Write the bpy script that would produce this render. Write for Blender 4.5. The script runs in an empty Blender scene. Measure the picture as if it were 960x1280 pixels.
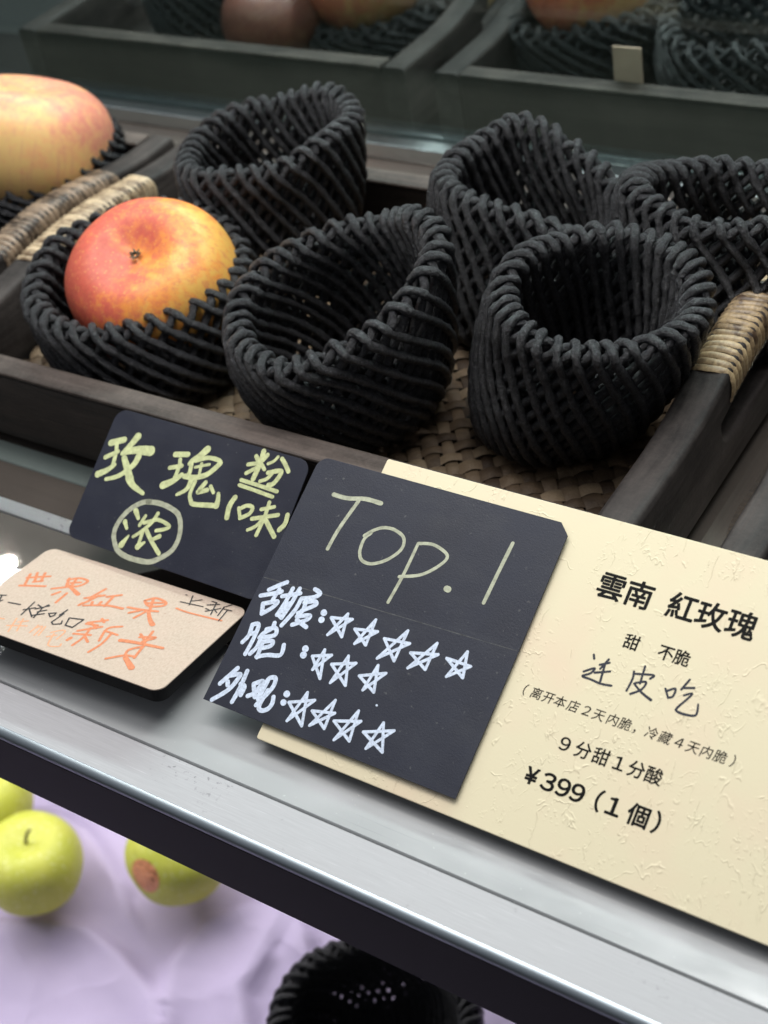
import bpy, bmesh, math, random
from math import sin, cos, pi, radians, sqrt
from mathutils import Vector, Matrix, noise

scene = bpy.context.scene
col = scene.collection

# ------------------------------------------------------------------ camera
cd = bpy.data.cameras.new('camera')
cam = bpy.data.objects.new('camera', cd)
col.objects.link(cam)
RIGHT = Vector((.8333, .5278, -.1644)); DOWN = Vector((.2422, -.6159, -.7497)); FWD = Vector((-.4969, .5849, -.6410))
m = Matrix.Identity(4)
for i, v in enumerate((RIGHT, -DOWN, -FWD)):
    for r in range(3):
        m[r][i] = v[r]
m.translation = Vector((0, 0, .42))
cam.matrix_world = m
cd.sensor_fit = 'VERTICAL'; cd.sensor_height = 36; cd.sensor_width = 27
cd.lens = 1795 / 1280 * 36
cd.clip_start = .02; cd.clip_end = 50
cd.dof.use_dof = True; cd.dof.focus_distance = .565; cd.dof.aperture_fstop = 11
scene.camera = cam

# ------------------------------------------------------------------ world and lamps
scene.view_settings.view_transform = 'Standard'
scene.view_settings.look = 'None'
scene.view_settings.exposure = 0
scene.view_settings.gamma = 1
w = bpy.data.worlds.new('World'); scene.world = w; w.use_nodes = True
nt = w.node_tree; bg = nt.nodes['Background']
tc = nt.nodes.new('ShaderNodeTexCoord'); sp = nt.nodes.new('ShaderNodeSeparateXYZ')
nt.links.new(tc.outputs['Generated'], sp.inputs[0])
mr = nt.nodes.new('ShaderNodeMapRange'); mr.inputs['From Min'].default_value = -.25; mr.inputs['From Max'].default_value = .5
nt.links.new(sp.outputs['Z'], mr.inputs['Value'])
cr = nt.nodes.new('ShaderNodeValToRGB')
cr.color_ramp.elements[0].color = (.03, .03, .032, 1); cr.color_ramp.elements[1].color = (.22, .23, .25, 1)
nt.links.new(mr.outputs[0], cr.inputs[0]); nt.links.new(cr.outputs[0], bg.inputs['Color'])
bg.inputs['Strength'].default_value = 1.0

def area(name, loc, target, sx, sy, power, color=(1, 1, 1)):
    l = bpy.data.lights.new(name, 'AREA'); l.shape = 'RECTANGLE'; l.size = sx; l.size_y = sy
    l.energy = power; l.color = color
    o = bpy.data.objects.new(name, l); col.objects.link(o); o.location = loc
    o.rotation_euler = (Vector(target) - Vector(loc)).to_track_quat('-Z', 'Y').to_euler()
    return o
area('ceiling_lamp', (-.40, .44, 1.6), (-.38, .40, 0), 1.5, .9, 15.5, (1, .99, .985))
area('shelf_lamp', (-.38, .50, .70), (-.36, .42, 0), .95, .05, 4.0, (1, .985, .96))
area('under_shelf_lamp', (-.68, .44, -.075), (-.52, .30, -.45), .8, .30, 4.3, (1, .98, .99))
area('rear_fill_light', (-.55, 1.32, .9), (-.55, .82, 0), 1.6, .1, 30.0, (.96, 1, .99))  # added light so the trays behind the glass show up
BULB_XY = [(-1.0895, 0.6515), (-1.0844, 0.6563), (-1.076, 0.6463)] + [(-.62, .60), (-.45, .605), (-.30, .60), (-.12, .60)]
def bulb(loc, power, r):
    l = bpy.data.lights.new('shelf_bulb', 'POINT'); l.energy = power; l.shadow_soft_size = r
    o = bpy.data.objects.new('shelf_bulb', l); col.objects.link(o); o.location = loc
for bx, by in BULB_XY:
    bulb((bx, by, .54), .34, .0023)

INK = {
  'name/ink': [[[2.75,2.75],[[3.8,44.75],[10.33,47.86]]],[[1.83,1.83],[[7.05,45.52],[8.84,40.96],[9.9,34.39]]],[[1.96,1.96],[[3.98,37.6],[9.59,41.76]]],[[3.13,1.7],[[3.69,29.13],[7.66,31.97],[10.84,35.55]]],[[3.38,1.95],[[17.14,51.02],[15.02,46.17],[12.41,41.51]]],[[2.33,4.53],[[13.15,42.31],[19.48,44.89],[27.08,46.28]]],[[2.97,1.68],[[21.93,42.27],[21.24,38.41],[18.17,33.96],[14.54,30.59],[9.3,28.04]]],[[2.58,3.62],[[14.42,39.83],[17.73,36.31],[22.2,31.27]]],[[3.58,1.66],[[21.58,31.73],[25.25,28.98],[32.34,26.83]]],[[2.26,2.26],[[41.1,47.95],[47.63,49.53]]],[[1.76,1.76],[[44.7,46.28],[45.63,43.18],[45.67,37.15]]],[[1.88,1.88],[[41.0,41.43],[46.8,43.77]]],[[3.38,1.88],[[41.12,32.99],[45.41,36.18],[48.64,40.0]]],[[2.48,1.36],[[54.71,39.42],[54.22,34.51],[50.24,30.8]]],[[3.24,1.75],[[56.72,54.14],[53.97,50.16],[51.34,47.41],[50.38,45.67]]],[[1.87,1.87],[[51.14,47.07],[52.26,42.53],[51.89,40.33]]],[[1.85,1.85],[[52.95,47.81],[58.77,50.61],[64.33,50.88],[66.1,50.12]]],[[2.22,2.22],[[66.1,49.83],[63.83,45.99],[61.04,42.91],[55.81,40.41],[50.41,39.66]]],[[1.23,1.23],[[54.01,44.88],[60.78,47.92]]],[[1.36,1.36],[[56.68,47.22],[57.6,42.65]]],[[1.59,2.21],[[57.1,38.94],[56.93,32.93],[58.92,29.87],[60.62,29.01],[66.51,30.06],[72.59,31.34]]],[[2.67,1.58],[[72.59,31.34],[72.27,33.91],[71.27,36.6]]],[[1.96,1.96],[[62.58,39.72],[60.61,34.94],[61.45,34.98],[64.86,36.74]]],[[1.58,1.58],[[65.87,38.77],[68.52,36.48]]],[[2.16,2.16],[[85.38,60.13],[85.98,54.4],[85.53,47.25]]],[[1.93,1.93],[[82.66,57.12],[84.32,55.76]]],[[1.92,1.92],[[87.95,58.99],[86.78,56.36]]],[[1.68,1.68],[[80.24,52.7],[85.55,54.59]]],[[1.69,1.69],[[85.66,52.86],[81.04,48.77]]],[[1.55,1.55],[[86.59,54.55],[89.21,52.56]]],[[1.31,1.31],[[93.5,59.46],[92.21,57.1],[89.95,55.37]]],[[1.77,1.77],[[95.8,59.14],[98.68,56.93],[101.23,54.54]]],[[1.89,1.89],[[91.69,51.6],[97.39,53.88],[97.81,51.49],[96.22,47.61],[94.16,46.51]]],[[1.55,1.55],[[93.7,51.63],[92.24,48.93],[89.37,47.05]]],[[1.55,1.55],[[79.92,45.26],[89.91,45.14],[99.5,44.85]]],[[1.55,1.55],[[79.98,42.93],[89.05,42.6],[98.41,42.09]]],[[2.28,2.28],[[80.28,37.14],[79.22,32.77],[80.2,27.77]]],[[1.55,1.55],[[84.2,33.19],[86.63,29.47]]],[[1.66,1.66],[[84.93,33.09],[87.69,35.26],[90.78,35.2],[90.47,32.22],[86.75,29.21]]],[[1.52,1.52],[[95.37,35.53],[101.2,38.2]]],[[1.63,1.63],[[92.64,30.48],[104.51,35.33]]],[[1.64,1.64],[[97.98,39.38],[98.42,32.58],[97.83,24.39]]],[[1.41,1.41],[[97.69,31.24],[95.88,27.88],[92.68,25.3]]],[[1.97,1.97],[[100.02,31.28],[106.61,26.07]]],[[1.97,1.97],[[108.95,36.5],[109.38,32.62],[107.71,29.33]]],[[2.4,1.66],[[32.47,18.36],[35.35,15.58]]],[[2.13,1.39],[[28.93,12.33],[31.39,9.67]]],[[2.76,0.92],[[32.04,1.9],[33.93,6.82]]],[[1.56,1.56],[[38.61,17.54],[37.45,12.83]]],[[1.74,1.37],[[44.58,20.21],[43.18,15.45],[39.39,10.05],[36.53,7.08]]],[[1.6,1.6],[[39.36,14.44],[45.36,17.56]]],[[1.58,1.58],[[45.83,17.69],[49.72,17.41],[53.16,16.36],[51.15,14.52],[47.19,12.8]]],[[1.64,1.64],[[40.44,11.21],[40.96,4.78]]],[[2.73,1.18],[[41.07,3.5],[43.53,6.13]]],[[1.82,1.82],[[41.67,11.98],[47.03,7.74],[53.36,3.62]]],[[1.45,2.17],[[47.36,8.7],[50.05,10.83]]]],
  'name/circle': [[[2.18,2.18],[[36.54,23.85],[42.83,24.81],[49.49,24.35],[55.16,22.55],[58.77,17.86],[60.23,12.2],[59.23,6.74],[55.14,2.17],[50.38,-1.11],[44.44,-2.11],[37.47,-2.3],[31.29,-0.94],[26.97,3.17],[25.42,6.74],[25.62,11.23],[27.81,16.7],[31.28,20.71],[34.47,23.09],[37.7,24.24]]]],
  'top/pale_ink': [[[1.71,1.71],[[14.03,103.1],[20.76,103.13],[28.72,104.99],[36.38,105.0]]],[[1.5,1.5],[[26.26,103.27],[24.2,94.14],[23.08,87.6],[22.52,80.42]]],[[1.25,1.25],[[37.99,91.84],[36.25,88.78],[36.8,83.33],[39.51,80.06],[44.4,79.99],[50.07,83.66],[53.72,89.25],[52.51,93.94],[47.26,96.0],[42.1,95.56],[38.02,92.87],[35.58,90.13]]],[[1.24,1.24],[[59.58,93.45],[59.28,79.9],[58.11,67.21]]],[[1.22,1.22],[[59.77,93.5],[65.74,94.72],[72.16,93.1],[73.82,90.62],[70.95,85.83],[65.86,81.36],[57.95,78.31]]],[[2.31,2.31],[[79.02,79.44],[79.88,79.32]]],[[1.37,1.37],[[97.12,104.25],[96.42,91.44],[95.85,78.51]]]],
  'top/white_ink': [[[1.56,1.56],[[11.75,62.06],[8.67,59.54],[5.44,56.7]]],[[1.55,1.55],[[3.1,53.33],[10.13,56.8],[11.41,57.72]]],[[1.55,1.55],[[9.91,58.32],[9.17,52.54]]],[[1.55,1.55],[[5.85,50.47],[10.95,53.09],[11.82,52.57],[10.38,49.76],[7.43,46.48]]],[[1.55,1.55],[[5.85,50.47],[7.43,46.48]]],[[1.54,1.54],[[12.64,55.98],[19.84,59.48]]],[[1.54,1.54],[[15.61,60.31],[15.23,53.88],[14.24,48.07]]],[[1.54,1.54],[[18.63,61.22],[17.98,54.2],[16.84,47.58]]],[[1.54,1.54],[[15.21,52.82],[17.86,54.42]]],[[1.53,1.53],[[14.62,48.45],[16.84,47.58]]],[[1.23,1.23],[[16.45,52.68],[15.64,49.81]]],[[1.53,1.53],[[25.24,62.96],[28.34,61.97],[26.14,59.57],[21.41,57.6]]],[[1.53,1.53],[[21.41,57.6],[20.91,51.97],[18.39,44.68]]],[[1.52,1.52],[[23.48,56.41],[27.46,58.15],[28.65,56.96],[23.89,52.89]]],[[1.52,1.52],[[23.99,57.09],[24.38,53.04],[22.87,51.53]]],[[1.51,1.51],[[23.08,50.04],[28.28,52.18],[27.74,49.94],[22.75,46.31]]],[[1.51,1.51],[[23.79,48.71],[29.13,47.28]]],[[2.21,2.21],[[33.61,55.08],[33.9,54.96]]],[[2.2,2.2],[[33.94,52.14],[34.18,52.01]]],[[1.54,1.54],[[5.69,40.95],[6.38,36.46],[5.06,32.91]]],[[1.53,1.53],[[5.69,40.95],[8.48,41.82],[9.13,35.77],[8.76,28.92]]],[[1.54,1.54],[[6.64,37.07],[8.42,38.15]]],[[1.53,1.53],[[14.92,44.63],[14.99,42.31],[12.45,39.43],[11.66,37.62]]],[[1.52,1.52],[[12.73,41.08],[16.49,42.78],[17.43,39.97],[11.4,37.02]]],[[1.53,1.53],[[12.16,37.78],[12.32,33.17],[10.76,29.57]]],[[1.52,1.52],[[12.87,35.41],[17.62,37.45],[18.07,35.53],[15.06,33.53]]],[[1.52,1.52],[[13.87,35.73],[14.48,29.23]]],[[1.5,1.5],[[14.11,29.37],[18.48,31.55],[23.9,33.31],[23.39,37.5]]],[[2.28,2.28],[[33.04,39.06],[33.33,38.95]]],[[2.38,2.38],[[33.38,36.48],[33.66,36.37]]],[[1.6,1.6],[[8.47,22.4],[6.32,18.36],[4.16,14.31]]],[[1.59,1.59],[[6.9,18.79],[10.16,20.34],[11.07,19.69],[9.12,13.36],[4.05,7.16]]],[[1.59,1.59],[[7.09,16.0],[7.76,14.8]]],[[1.58,1.58],[[13.2,22.77],[13.51,15.3],[13.05,9.27]]],[[1.58,1.58],[[13.09,17.05],[15.25,16.59],[15.29,13.07]]],[[1.57,1.57],[[18.6,18.88],[21.25,20.94],[22.03,20.5],[20.79,15.86],[18.48,13.68]]],[[1.57,1.57],[[18.82,18.49],[21.66,14.28]]],[[1.56,1.56],[[23.04,15.68],[23.66,22.45],[25.95,24.14],[27.04,23.1],[26.94,19.33],[23.73,11.49]]],[[1.56,1.56],[[23.87,22.05],[23.45,13.95]]],[[1.55,1.55],[[25.8,18.48],[25.19,11.75],[27.05,10.3],[29.42,11.8],[30.15,14.37],[29.42,16.9]]],[[2.27,2.27],[[34.23,19.87],[34.49,19.77]]],[[2.08,2.08],[[34.41,16.37],[34.67,16.27]]]],
  'top/stars': [[[1.41,1.41],[[43.89,57.71],[39.51,47.19],[46.75,56.19],[37.69,54.17],[45.78,48.31],[43.89,57.71]]],[[1.39,1.39],[[56.38,59.04],[52.28,47.45],[59.32,54.82],[49.53,52.92],[56.99,48.33],[56.38,59.04]]],[[1.36,1.36],[[71.2,58.97],[64.01,44.96],[74.19,54.47],[63.27,53.16],[71.16,46.13],[71.2,58.97]]],[[1.34,1.34],[[84.82,58.02],[77.74,45.35],[87.11,54.0],[76.16,51.23],[84.74,46.96],[84.82,58.02]]],[[1.31,1.31],[[97.8,58.6],[93.94,47.11],[101.45,53.73],[91.02,53.74],[100.38,48.64],[97.8,58.6]]],[[1.37,1.37],[[41.29,41.22],[40.1,32.3],[45.18,40.15],[37.34,37.23],[44.87,30.02],[41.29,41.22]]],[[1.36,1.36],[[52.15,42.03],[49.8,29.9],[56.51,40.36],[46.83,36.82],[56.39,30.88],[52.15,42.03]]],[[1.33,1.33],[[65.66,42.44],[64.08,31.61],[70.21,40.62],[60.09,36.23],[68.82,32.21],[65.66,42.44]]],[[1.36,1.36],[[42.46,23.19],[39.51,10.28],[46.86,21.39],[36.74,17.17],[46.45,10.47],[42.46,23.19]]],[[1.34,1.34],[[55.13,24.19],[49.47,11.73],[57.23,19.51],[47.73,17.31],[55.91,12.66],[55.13,24.19]]],[[1.32,1.32],[[66.18,23.51],[61.73,10.04],[68.99,20.18],[58.34,16.67],[67.95,11.7],[66.18,23.51]]],[[1.29,1.29],[[77.94,22.66],[75.61,11.35],[83.34,21.31],[71.77,16.78],[82.58,12.3],[77.94,22.66]]],[[0.9,0.9],[[72.18,27.94],[72.32,27.88]]]],
  'kraft/orange_ink': [[[1.27,1.27],[[7.27,37.07],[16.25,42.55]]],[[1.27,1.27],[[8.95,42.15],[12.49,36.51]]],[[1.26,1.26],[[12.38,43.53],[15.14,37.77]]],[[1.26,1.26],[[6.77,39.89],[10.32,32.47]]],[[1.25,1.25],[[8.65,31.08],[19.59,35.68]]],[[1.26,1.26],[[12.29,35.81],[15.57,38.22]]],[[1.25,1.25],[[25.36,45.04],[27.97,40.26]]],[[1.26,1.26],[[25.68,43.74],[29.32,47.16],[34.48,46.95],[33.43,42.5],[29.66,40.23]]],[[1.25,1.25],[[28.67,46.01],[30.47,40.25]]],[[1.26,1.26],[[28.37,42.61],[32.15,44.88]]],[[1.25,1.25],[[23.59,35.43],[29.3,39.7]]],[[1.31,1.97],[[28.18,40.96],[37.31,37.36]]],[[1.24,1.24],[[28.72,35.27],[27.03,32.11]]],[[1.22,1.22],[[32.18,35.74],[32.54,28.33]]],[[1.38,1.69],[[55.6,9.88],[55.96,11.67]]],[[1.18,1.18],[[59.01,27.96],[61.54,26.39]]],[[1.18,1.18],[[55.35,23.08],[61.92,28.24]]],[[1.17,1.17],[[55.27,22.26],[60.52,23.47]]],[[1.17,1.17],[[55.34,16.8],[62.85,23.5]]],[[1.17,1.17],[[57.49,23.34],[61.31,21.65]]],[[1.16,1.16],[[55.04,14.47],[62.31,16.9]]],[[1.15,1.15],[[58.96,20.74],[60.56,14.44],[60.08,8.1]]],[[1.14,1.14],[[60.78,15.08],[64.38,12.74]]],[[1.16,1.16],[[70.56,27.43],[65.92,23.55],[68.22,15.46]]],[[1.15,1.15],[[65.81,21.86],[72.6,21.89]]],[[1.14,1.14],[[69.55,22.03],[70.6,14.48],[69.33,7.52]]],[[1.27,1.27],[[45.92,45.79],[43.88,37.23]]],[[1.27,1.27],[[42.03,36.35],[48.64,41.77]]],[[1.26,1.26],[[46.57,40.78],[44.07,32.83]]],[[1.26,1.26],[[43.19,31.22],[43.64,33.07]]],[[1.26,1.26],[[48.11,33.57],[47.07,35.61]]],[[1.26,1.26],[[50.81,35.61],[50.6,37.3]]],[[1.27,1.27],[[50.41,41.4],[55.26,45.23]]],[[1.25,1.25],[[52.8,42.99],[53.91,35.61]]],[[0.94,1.46],[[44.99,31.78],[54.52,36.35],[62.24,37.54]]],[[1.24,1.24],[[67.49,46.57],[70.74,50.06],[76.77,49.22],[76.63,46.5],[71.56,44.06],[67.52,46.28]]],[[1.25,1.25],[[69.08,45.24],[76.19,48.94]]],[[1.23,1.23],[[70.08,49.0],[74.44,40.76]]],[[1.24,1.24],[[63.8,39.32],[70.38,40.56],[77.59,42.56]]],[[1.23,1.23],[[70.36,39.97],[66.93,36.42]]],[[1.22,1.22],[[72.86,39.99],[71.21,34.42]]],[[1.32,2.23],[[74.16,40.62],[78.04,36.7],[81.61,34.13]]],[[0.92,0.92],[[83.43,47.99],[90.53,47.75],[106.41,49.21]]],[[1.17,1.17],[[84.8,30.44],[86.6,22.56]]],[[1.18,1.18],[[81.3,26.65],[85.15,24.34]]],[[1.18,1.18],[[82.26,24.88],[88.6,27.67],[85.26,23.01]]],[[1.96,1.37],[[76.28,19.63],[83.3,21.24],[95.77,23.19]]],[[1.16,1.16],[[87.16,20.1],[83.75,15.99],[84.79,12.17]]],[[1.15,1.15],[[87.6,20.99],[89.17,12.96]]],[[1.16,1.16],[[78.89,7.28],[84.42,12.26],[89.12,13.61]]],[[1.89,2.46],[[85.86,11.35],[92.44,7.27]]]],
  'kraft/faint_ink': [[[0.72,0.72],[[18.14,8.85],[20.28,9.21]]],[[0.7,0.7],[[24.97,11.92],[28.36,3.21]]],[[0.71,0.71],[[24.79,6.24],[32.87,9.8]]],[[0.7,0.7],[[27.85,12.96],[31.46,5.26]]],[[0.71,0.71],[[27.55,10.24],[30.92,12.76]]],[[0.7,0.7],[[37.11,12.4],[37.33,6.78]]],[[0.71,0.71],[[37.29,10.28],[39.38,12.39],[40.39,6.08]]],[[0.7,0.7],[[40.61,12.98],[42.16,6.94]]],[[0.7,0.7],[[45.65,10.8],[48.98,14.16],[50.94,13.58],[51.14,8.26]]],[[0.7,0.7],[[46.06,7.74],[49.1,10.51]]],[[0.68,0.68],[[47.42,10.79],[50.57,3.69],[55.33,4.94],[55.05,6.72]]]],
  'kraft/dark_ink': [[[0.66,0.66],[[4.61,21.06],[8.56,22.7]]],[[0.66,0.66],[[9.33,18.39],[9.73,19.28]]],[[0.66,0.66],[[6.81,21.87],[9.23,17.17]]],[[0.65,0.65],[[13.28,19.11],[19.31,20.26]]],[[0.64,0.64],[[23.78,24.37],[25.02,14.65]]],[[0.65,0.65],[[23.22,17.88],[27.04,21.31]]],[[0.64,0.64],[[24.61,19.92],[30.3,15.6]]],[[0.65,0.65],[[26.7,23.45],[28.88,22.89]]],[[0.65,0.65],[[30.99,25.51],[30.04,22.52]]],[[0.65,0.65],[[27.7,20.6],[31.79,25.09]]],[[0.64,0.64],[[30.02,19.43],[32.84,22.15]]],[[0.64,0.64],[[29.57,16.38],[33.63,19.69]]],[[0.64,0.64],[[30.04,22.52],[31.47,15.49]]],[[0.64,0.64],[[35.5,20.59],[37.64,19.13],[38.62,20.73],[38.08,22.4],[35.35,20.75]]],[[0.64,0.64],[[41.09,26.34],[40.59,21.68]]],[[0.63,0.63],[[40.38,22.37],[41.54,23.49],[40.9,16.45],[42.51,15.56],[45.49,17.33],[44.54,19.09]]],[[0.62,0.62],[[45.94,22.0],[47.86,17.36],[51.67,17.55],[52.35,23.97],[45.8,22.16]]],[[0.52,0.52],[[84.32,58.34],[87.06,52.23]]],[[0.52,0.52],[[86.03,54.84],[89.8,57.68]]],[[0.51,0.51],[[82.08,52.5],[93.21,53.85]]],[[0.52,0.52],[[81.04,57.68],[81.65,57.67]]],[[0.52,0.52],[[94.44,58.71],[97.12,58.66]]],[[0.51,0.51],[[94.13,55.61],[98.7,58.24]]],[[0.51,0.51],[[96.17,51.62],[100.97,56.11]]],[[0.51,0.51],[[96.81,58.81],[99.69,50.71]]],[[0.51,0.51],[[95.1,53.29],[96.66,53.17]]],[[0.51,0.51],[[98.57,54.52],[101.24,52.9]]],[[0.51,0.51],[[103.75,60.22],[101.7,57.48],[102.95,51.26]]],[[0.51,0.51],[[102.36,56.34],[106.37,56.66]]],[[0.5,0.5],[[104.33,56.55],[105.5,48.49]]]],
  'beige/blue_ink': [[[0.79,0.79],[[114.57,72.85],[115.31,71.47]]],[[0.78,0.78],[[113.47,65.78],[116.83,68.2],[116.09,65.93],[113.59,64.03],[116.95,63.83],[121.24,63.48],[125.13,64.01]]],[[0.78,0.78],[[118.12,69.99],[121.28,71.8]]],[[0.78,0.78],[[120.5,72.86],[118.85,68.62]]],[[0.78,0.78],[[117.47,66.62],[122.62,68.79]]],[[0.78,0.78],[[119.95,70.29],[120.62,64.28]]],[[0.77,0.77],[[130.87,71.51],[131.39,68.74],[130.95,64.02]]],[[0.76,0.76],[[131.18,70.73],[138.0,72.39],[137.35,70.83]]],[[0.76,0.76],[[133.98,74.59],[134.55,68.03]]],[[0.76,0.76],[[132.96,67.68],[136.37,69.22],[135.87,66.14],[132.67,63.32]]],[[0.65,0.98],[[132.51,67.35],[136.27,65.11],[140.39,63.6]]],[[0.75,0.75],[[143.81,69.09],[145.84,66.3]]],[[0.75,0.75],[[144.61,68.49],[147.1,70.19],[147.29,67.37],[145.84,66.3]]],[[0.75,0.75],[[150.7,74.85],[149.14,70.58]]],[[0.74,0.74],[[149.44,71.26],[153.29,72.54]]],[[0.64,0.85],[[150.75,68.82],[153.42,70.29],[150.22,64.06],[150.51,62.73],[153.05,62.46]]],[[0.84,0.63],[[153.05,62.46],[157.09,63.44],[156.61,67.37]]]],
}
GLYPHS = [['雲',110.9,99.45,11.0,0.022,0],['南',121.93,99.45,11.0,0.022,0],['紅',138.48,99.45,11.0,0.022,0],['玫',149.51,99.45,11.0,0.022,0],['瑰',160.71,99.45,11.0,0.022,0],['甜',126.07,81.53,6.1,0.018,0],['不',139.25,81.53,6.1,0.018,0],['脆',145.23,81.53,6.1,0.018,0],['（',95.37,52.55,4.7,0.006,0.12],['离',100.05,52.55,4.7,0.006,0.12],['开',104.94,52.55,4.7,0.006,0.12],['本',109.67,52.55,4.7,0.006,0.12],['店',114.83,52.55,4.7,0.006,0.12],['２',120.13,52.55,4.7,0.006,0.12],['天',124.95,52.55,4.7,0.006,0.12],['内',130.32,52.55,4.7,0.006,0.12],['脆',135.05,52.55,4.7,0.006,0.12],['，',139.06,52.55,4.7,0.006,0.12],['冷',145.09,52.55,4.7,0.006,0.12],['藏',150.1,52.55,4.7,0.006,0.12],['４',155.28,52.55,4.7,0.006,0.12],['天',160.3,52.55,4.7,0.006,0.12],['内',165.23,52.55,4.7,0.006,0.12],['脆',170.1,52.55,4.7,0.006,0.12],['）',174.64,52.55,4.7,0.006,0.12],['９',117.39,38.76,6.4,0.016,0],['分',124.43,38.76,6.4,0.016,0],['甜',131.36,38.76,6.4,0.016,0],['１',138.26,38.76,6.4,0.016,0],['分',144.79,38.76,6.4,0.016,0],['酸',151.27,38.76,6.4,0.016,0],['¥',110.38,24.09,8.2,0.026,0],['３',117.02,24.09,8.2,0.026,0],['９',122.89,24.09,8.2,0.026,0],['９',128.36,24.09,8.2,0.026,0],['（',136.44,24.09,8.2,0.026,0],['１',142.18,24.09,8.2,0.026,0],['個',151.15,24.09,8.2,0.026,0],['）',157.97,24.09,8.2,0.026,0]]
# ------------------------------------------------------------------ helpers
def tag(o, label=None, cat=None, group=None, kind=None):
    if label: o['label'] = label
    if cat: o['category'] = cat
    if group: o['group'] = group
    if kind: o['kind'] = kind
    return o

def empty(name, loc=(0, 0, 0), parent=None):
    o = bpy.data.objects.new(name, None); col.objects.link(o); o.location = loc; o.empty_display_size = .02
    return o

def link(name, me, mat, parent=None, smooth=True):
    o = bpy.data.objects.new(name, me); col.objects.link(o)
    if mat: me.materials.append(mat)
    if smooth:
        me.polygons.foreach_set('use_smooth', [True] * len(me.polygons))
    if parent:
        o.parent = parent
        o.matrix_parent_inverse = Matrix.Translation(-Vector(parent.location)) if parent.type == 'EMPTY' and parent.parent is None else Matrix.Identity(4)
    return o

def mesh(name, V, F, mat, parent=None, smooth=True):
    me = bpy.data.meshes.new(name); me.from_pydata([tuple(v) for v in V], [], F); me.update()
    return link(name, me, mat, parent, smooth)

def bm_obj(name, bm, mat, parent=None, smooth=False):
    me = bpy.data.meshes.new(name); bm.to_mesh(me); bm.free()
    return link(name, me, mat, parent, smooth)

def bm_box(bm, lo, hi, bevel=.001, seg=2):
    r = bmesh.ops.create_cube(bm, size=1)
    vs = r['verts']
    for v in vs:
        v.co = Vector((lo[i] + (hi[i] - lo[i]) * (v.co[i] + .5) for i in range(3)))
    if bevel:
        es = list({e for v in vs for e in v.link_edges})
        bmesh.ops.bevel(bm, geom=es, offset=bevel, segments=seg, affect='EDGES', profile=.5)

def box(name, lo, hi, mat, parent=None, bevel=.001):
    bm = bmesh.new(); bm_box(bm, lo, hi, bevel)
    return bm_obj(name, bm, mat, parent)

class NT:
    def __init__(s, name):
        s.m = bpy.data.materials.new(name); s.m.use_nodes = True
        s.t = s.m.node_tree; s.b = s.t.nodes['Principled BSDF']; s.out = s.t.nodes['Material Output']
        s.co = s.t.nodes.new('ShaderNodeTexCoord').outputs['Object']
    def n(s, typ, **kw):
        x = s.t.nodes.new('ShaderNode' + typ)
        for k, v in kw.items():
            if k in x.inputs: s.put(x.inputs[k], v)
            else: setattr(x, k, v)
        return x
    def put(s, inp, v):
        if isinstance(v, bpy.types.NodeSocket): s.t.links.new(v, inp)
        else: inp.default_value = v
    def set(s, **kw):
        names = dict(base='Base Color', rough='Roughness', metal='Metallic', spec='Specular IOR Level', normal='Normal',
                     sheen='Sheen Weight', coat='Coat Weight', sss='Subsurface Weight', aniso='Anisotropic')
        for k, v in kw.items(): s.put(s.b.inputs[names.get(k, k)], v)
        return s
    def map(s, scale=(1, 1, 1), rot=(0, 0, 0), co=None):
        x = s.n('Mapping'); s.put(x.inputs['Vector'], co or s.co); x.inputs['Scale'].default_value = scale; x.inputs['Rotation'].default_value = rot
        return x.outputs[0]
    def noise(s, scale, detail=4, rough=.55, co=None, dist=0):
        x = s.n('TexNoise', Scale=scale, Detail=detail, Roughness=rough, Distortion=dist); s.put(x.inputs['Vector'], co or s.co)
        return x.outputs['Fac']
    def ramp(s, fac, stops):
        x = s.n('ValToRGB'); s.put(x.inputs[0], fac); e = x.color_ramp.elements
        while len(e) < len(stops): e.new(.5)
        for el, (p, c) in zip(e, stops):
            el.position = p; el.color = (c, c, c, 1) if isinstance(c, (int, float)) else (*c, 1)
        return x.outputs[0]
    def mix(s, fac, a, b, mode='MIX'):
        x = s.n('Mix', data_type='RGBA', blend_type=mode)
        s.put(x.inputs[0], fac)
        for i, v in ((6, a), (7, b)):
            s.put(x.inputs[i], v if isinstance(v, bpy.types.NodeSocket) else (*v, 1))
        return x.outputs[2]
    def math(s, op, a, b=0, c=0):
        x = s.n('Math', operation=op); s.put(x.inputs[0], a); s.put(x.inputs[1], b); s.put(x.inputs[2], c)
        return x.outputs[0]
    def bump(s, h, strength=.3, dist=.001, normal=None):
        x = s.n('Bump', Strength=strength, Distance=dist); s.put(x.inputs['Height'], h)
        if normal: s.put(x.inputs['Normal'], normal)
        return x.outputs[0]

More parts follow.
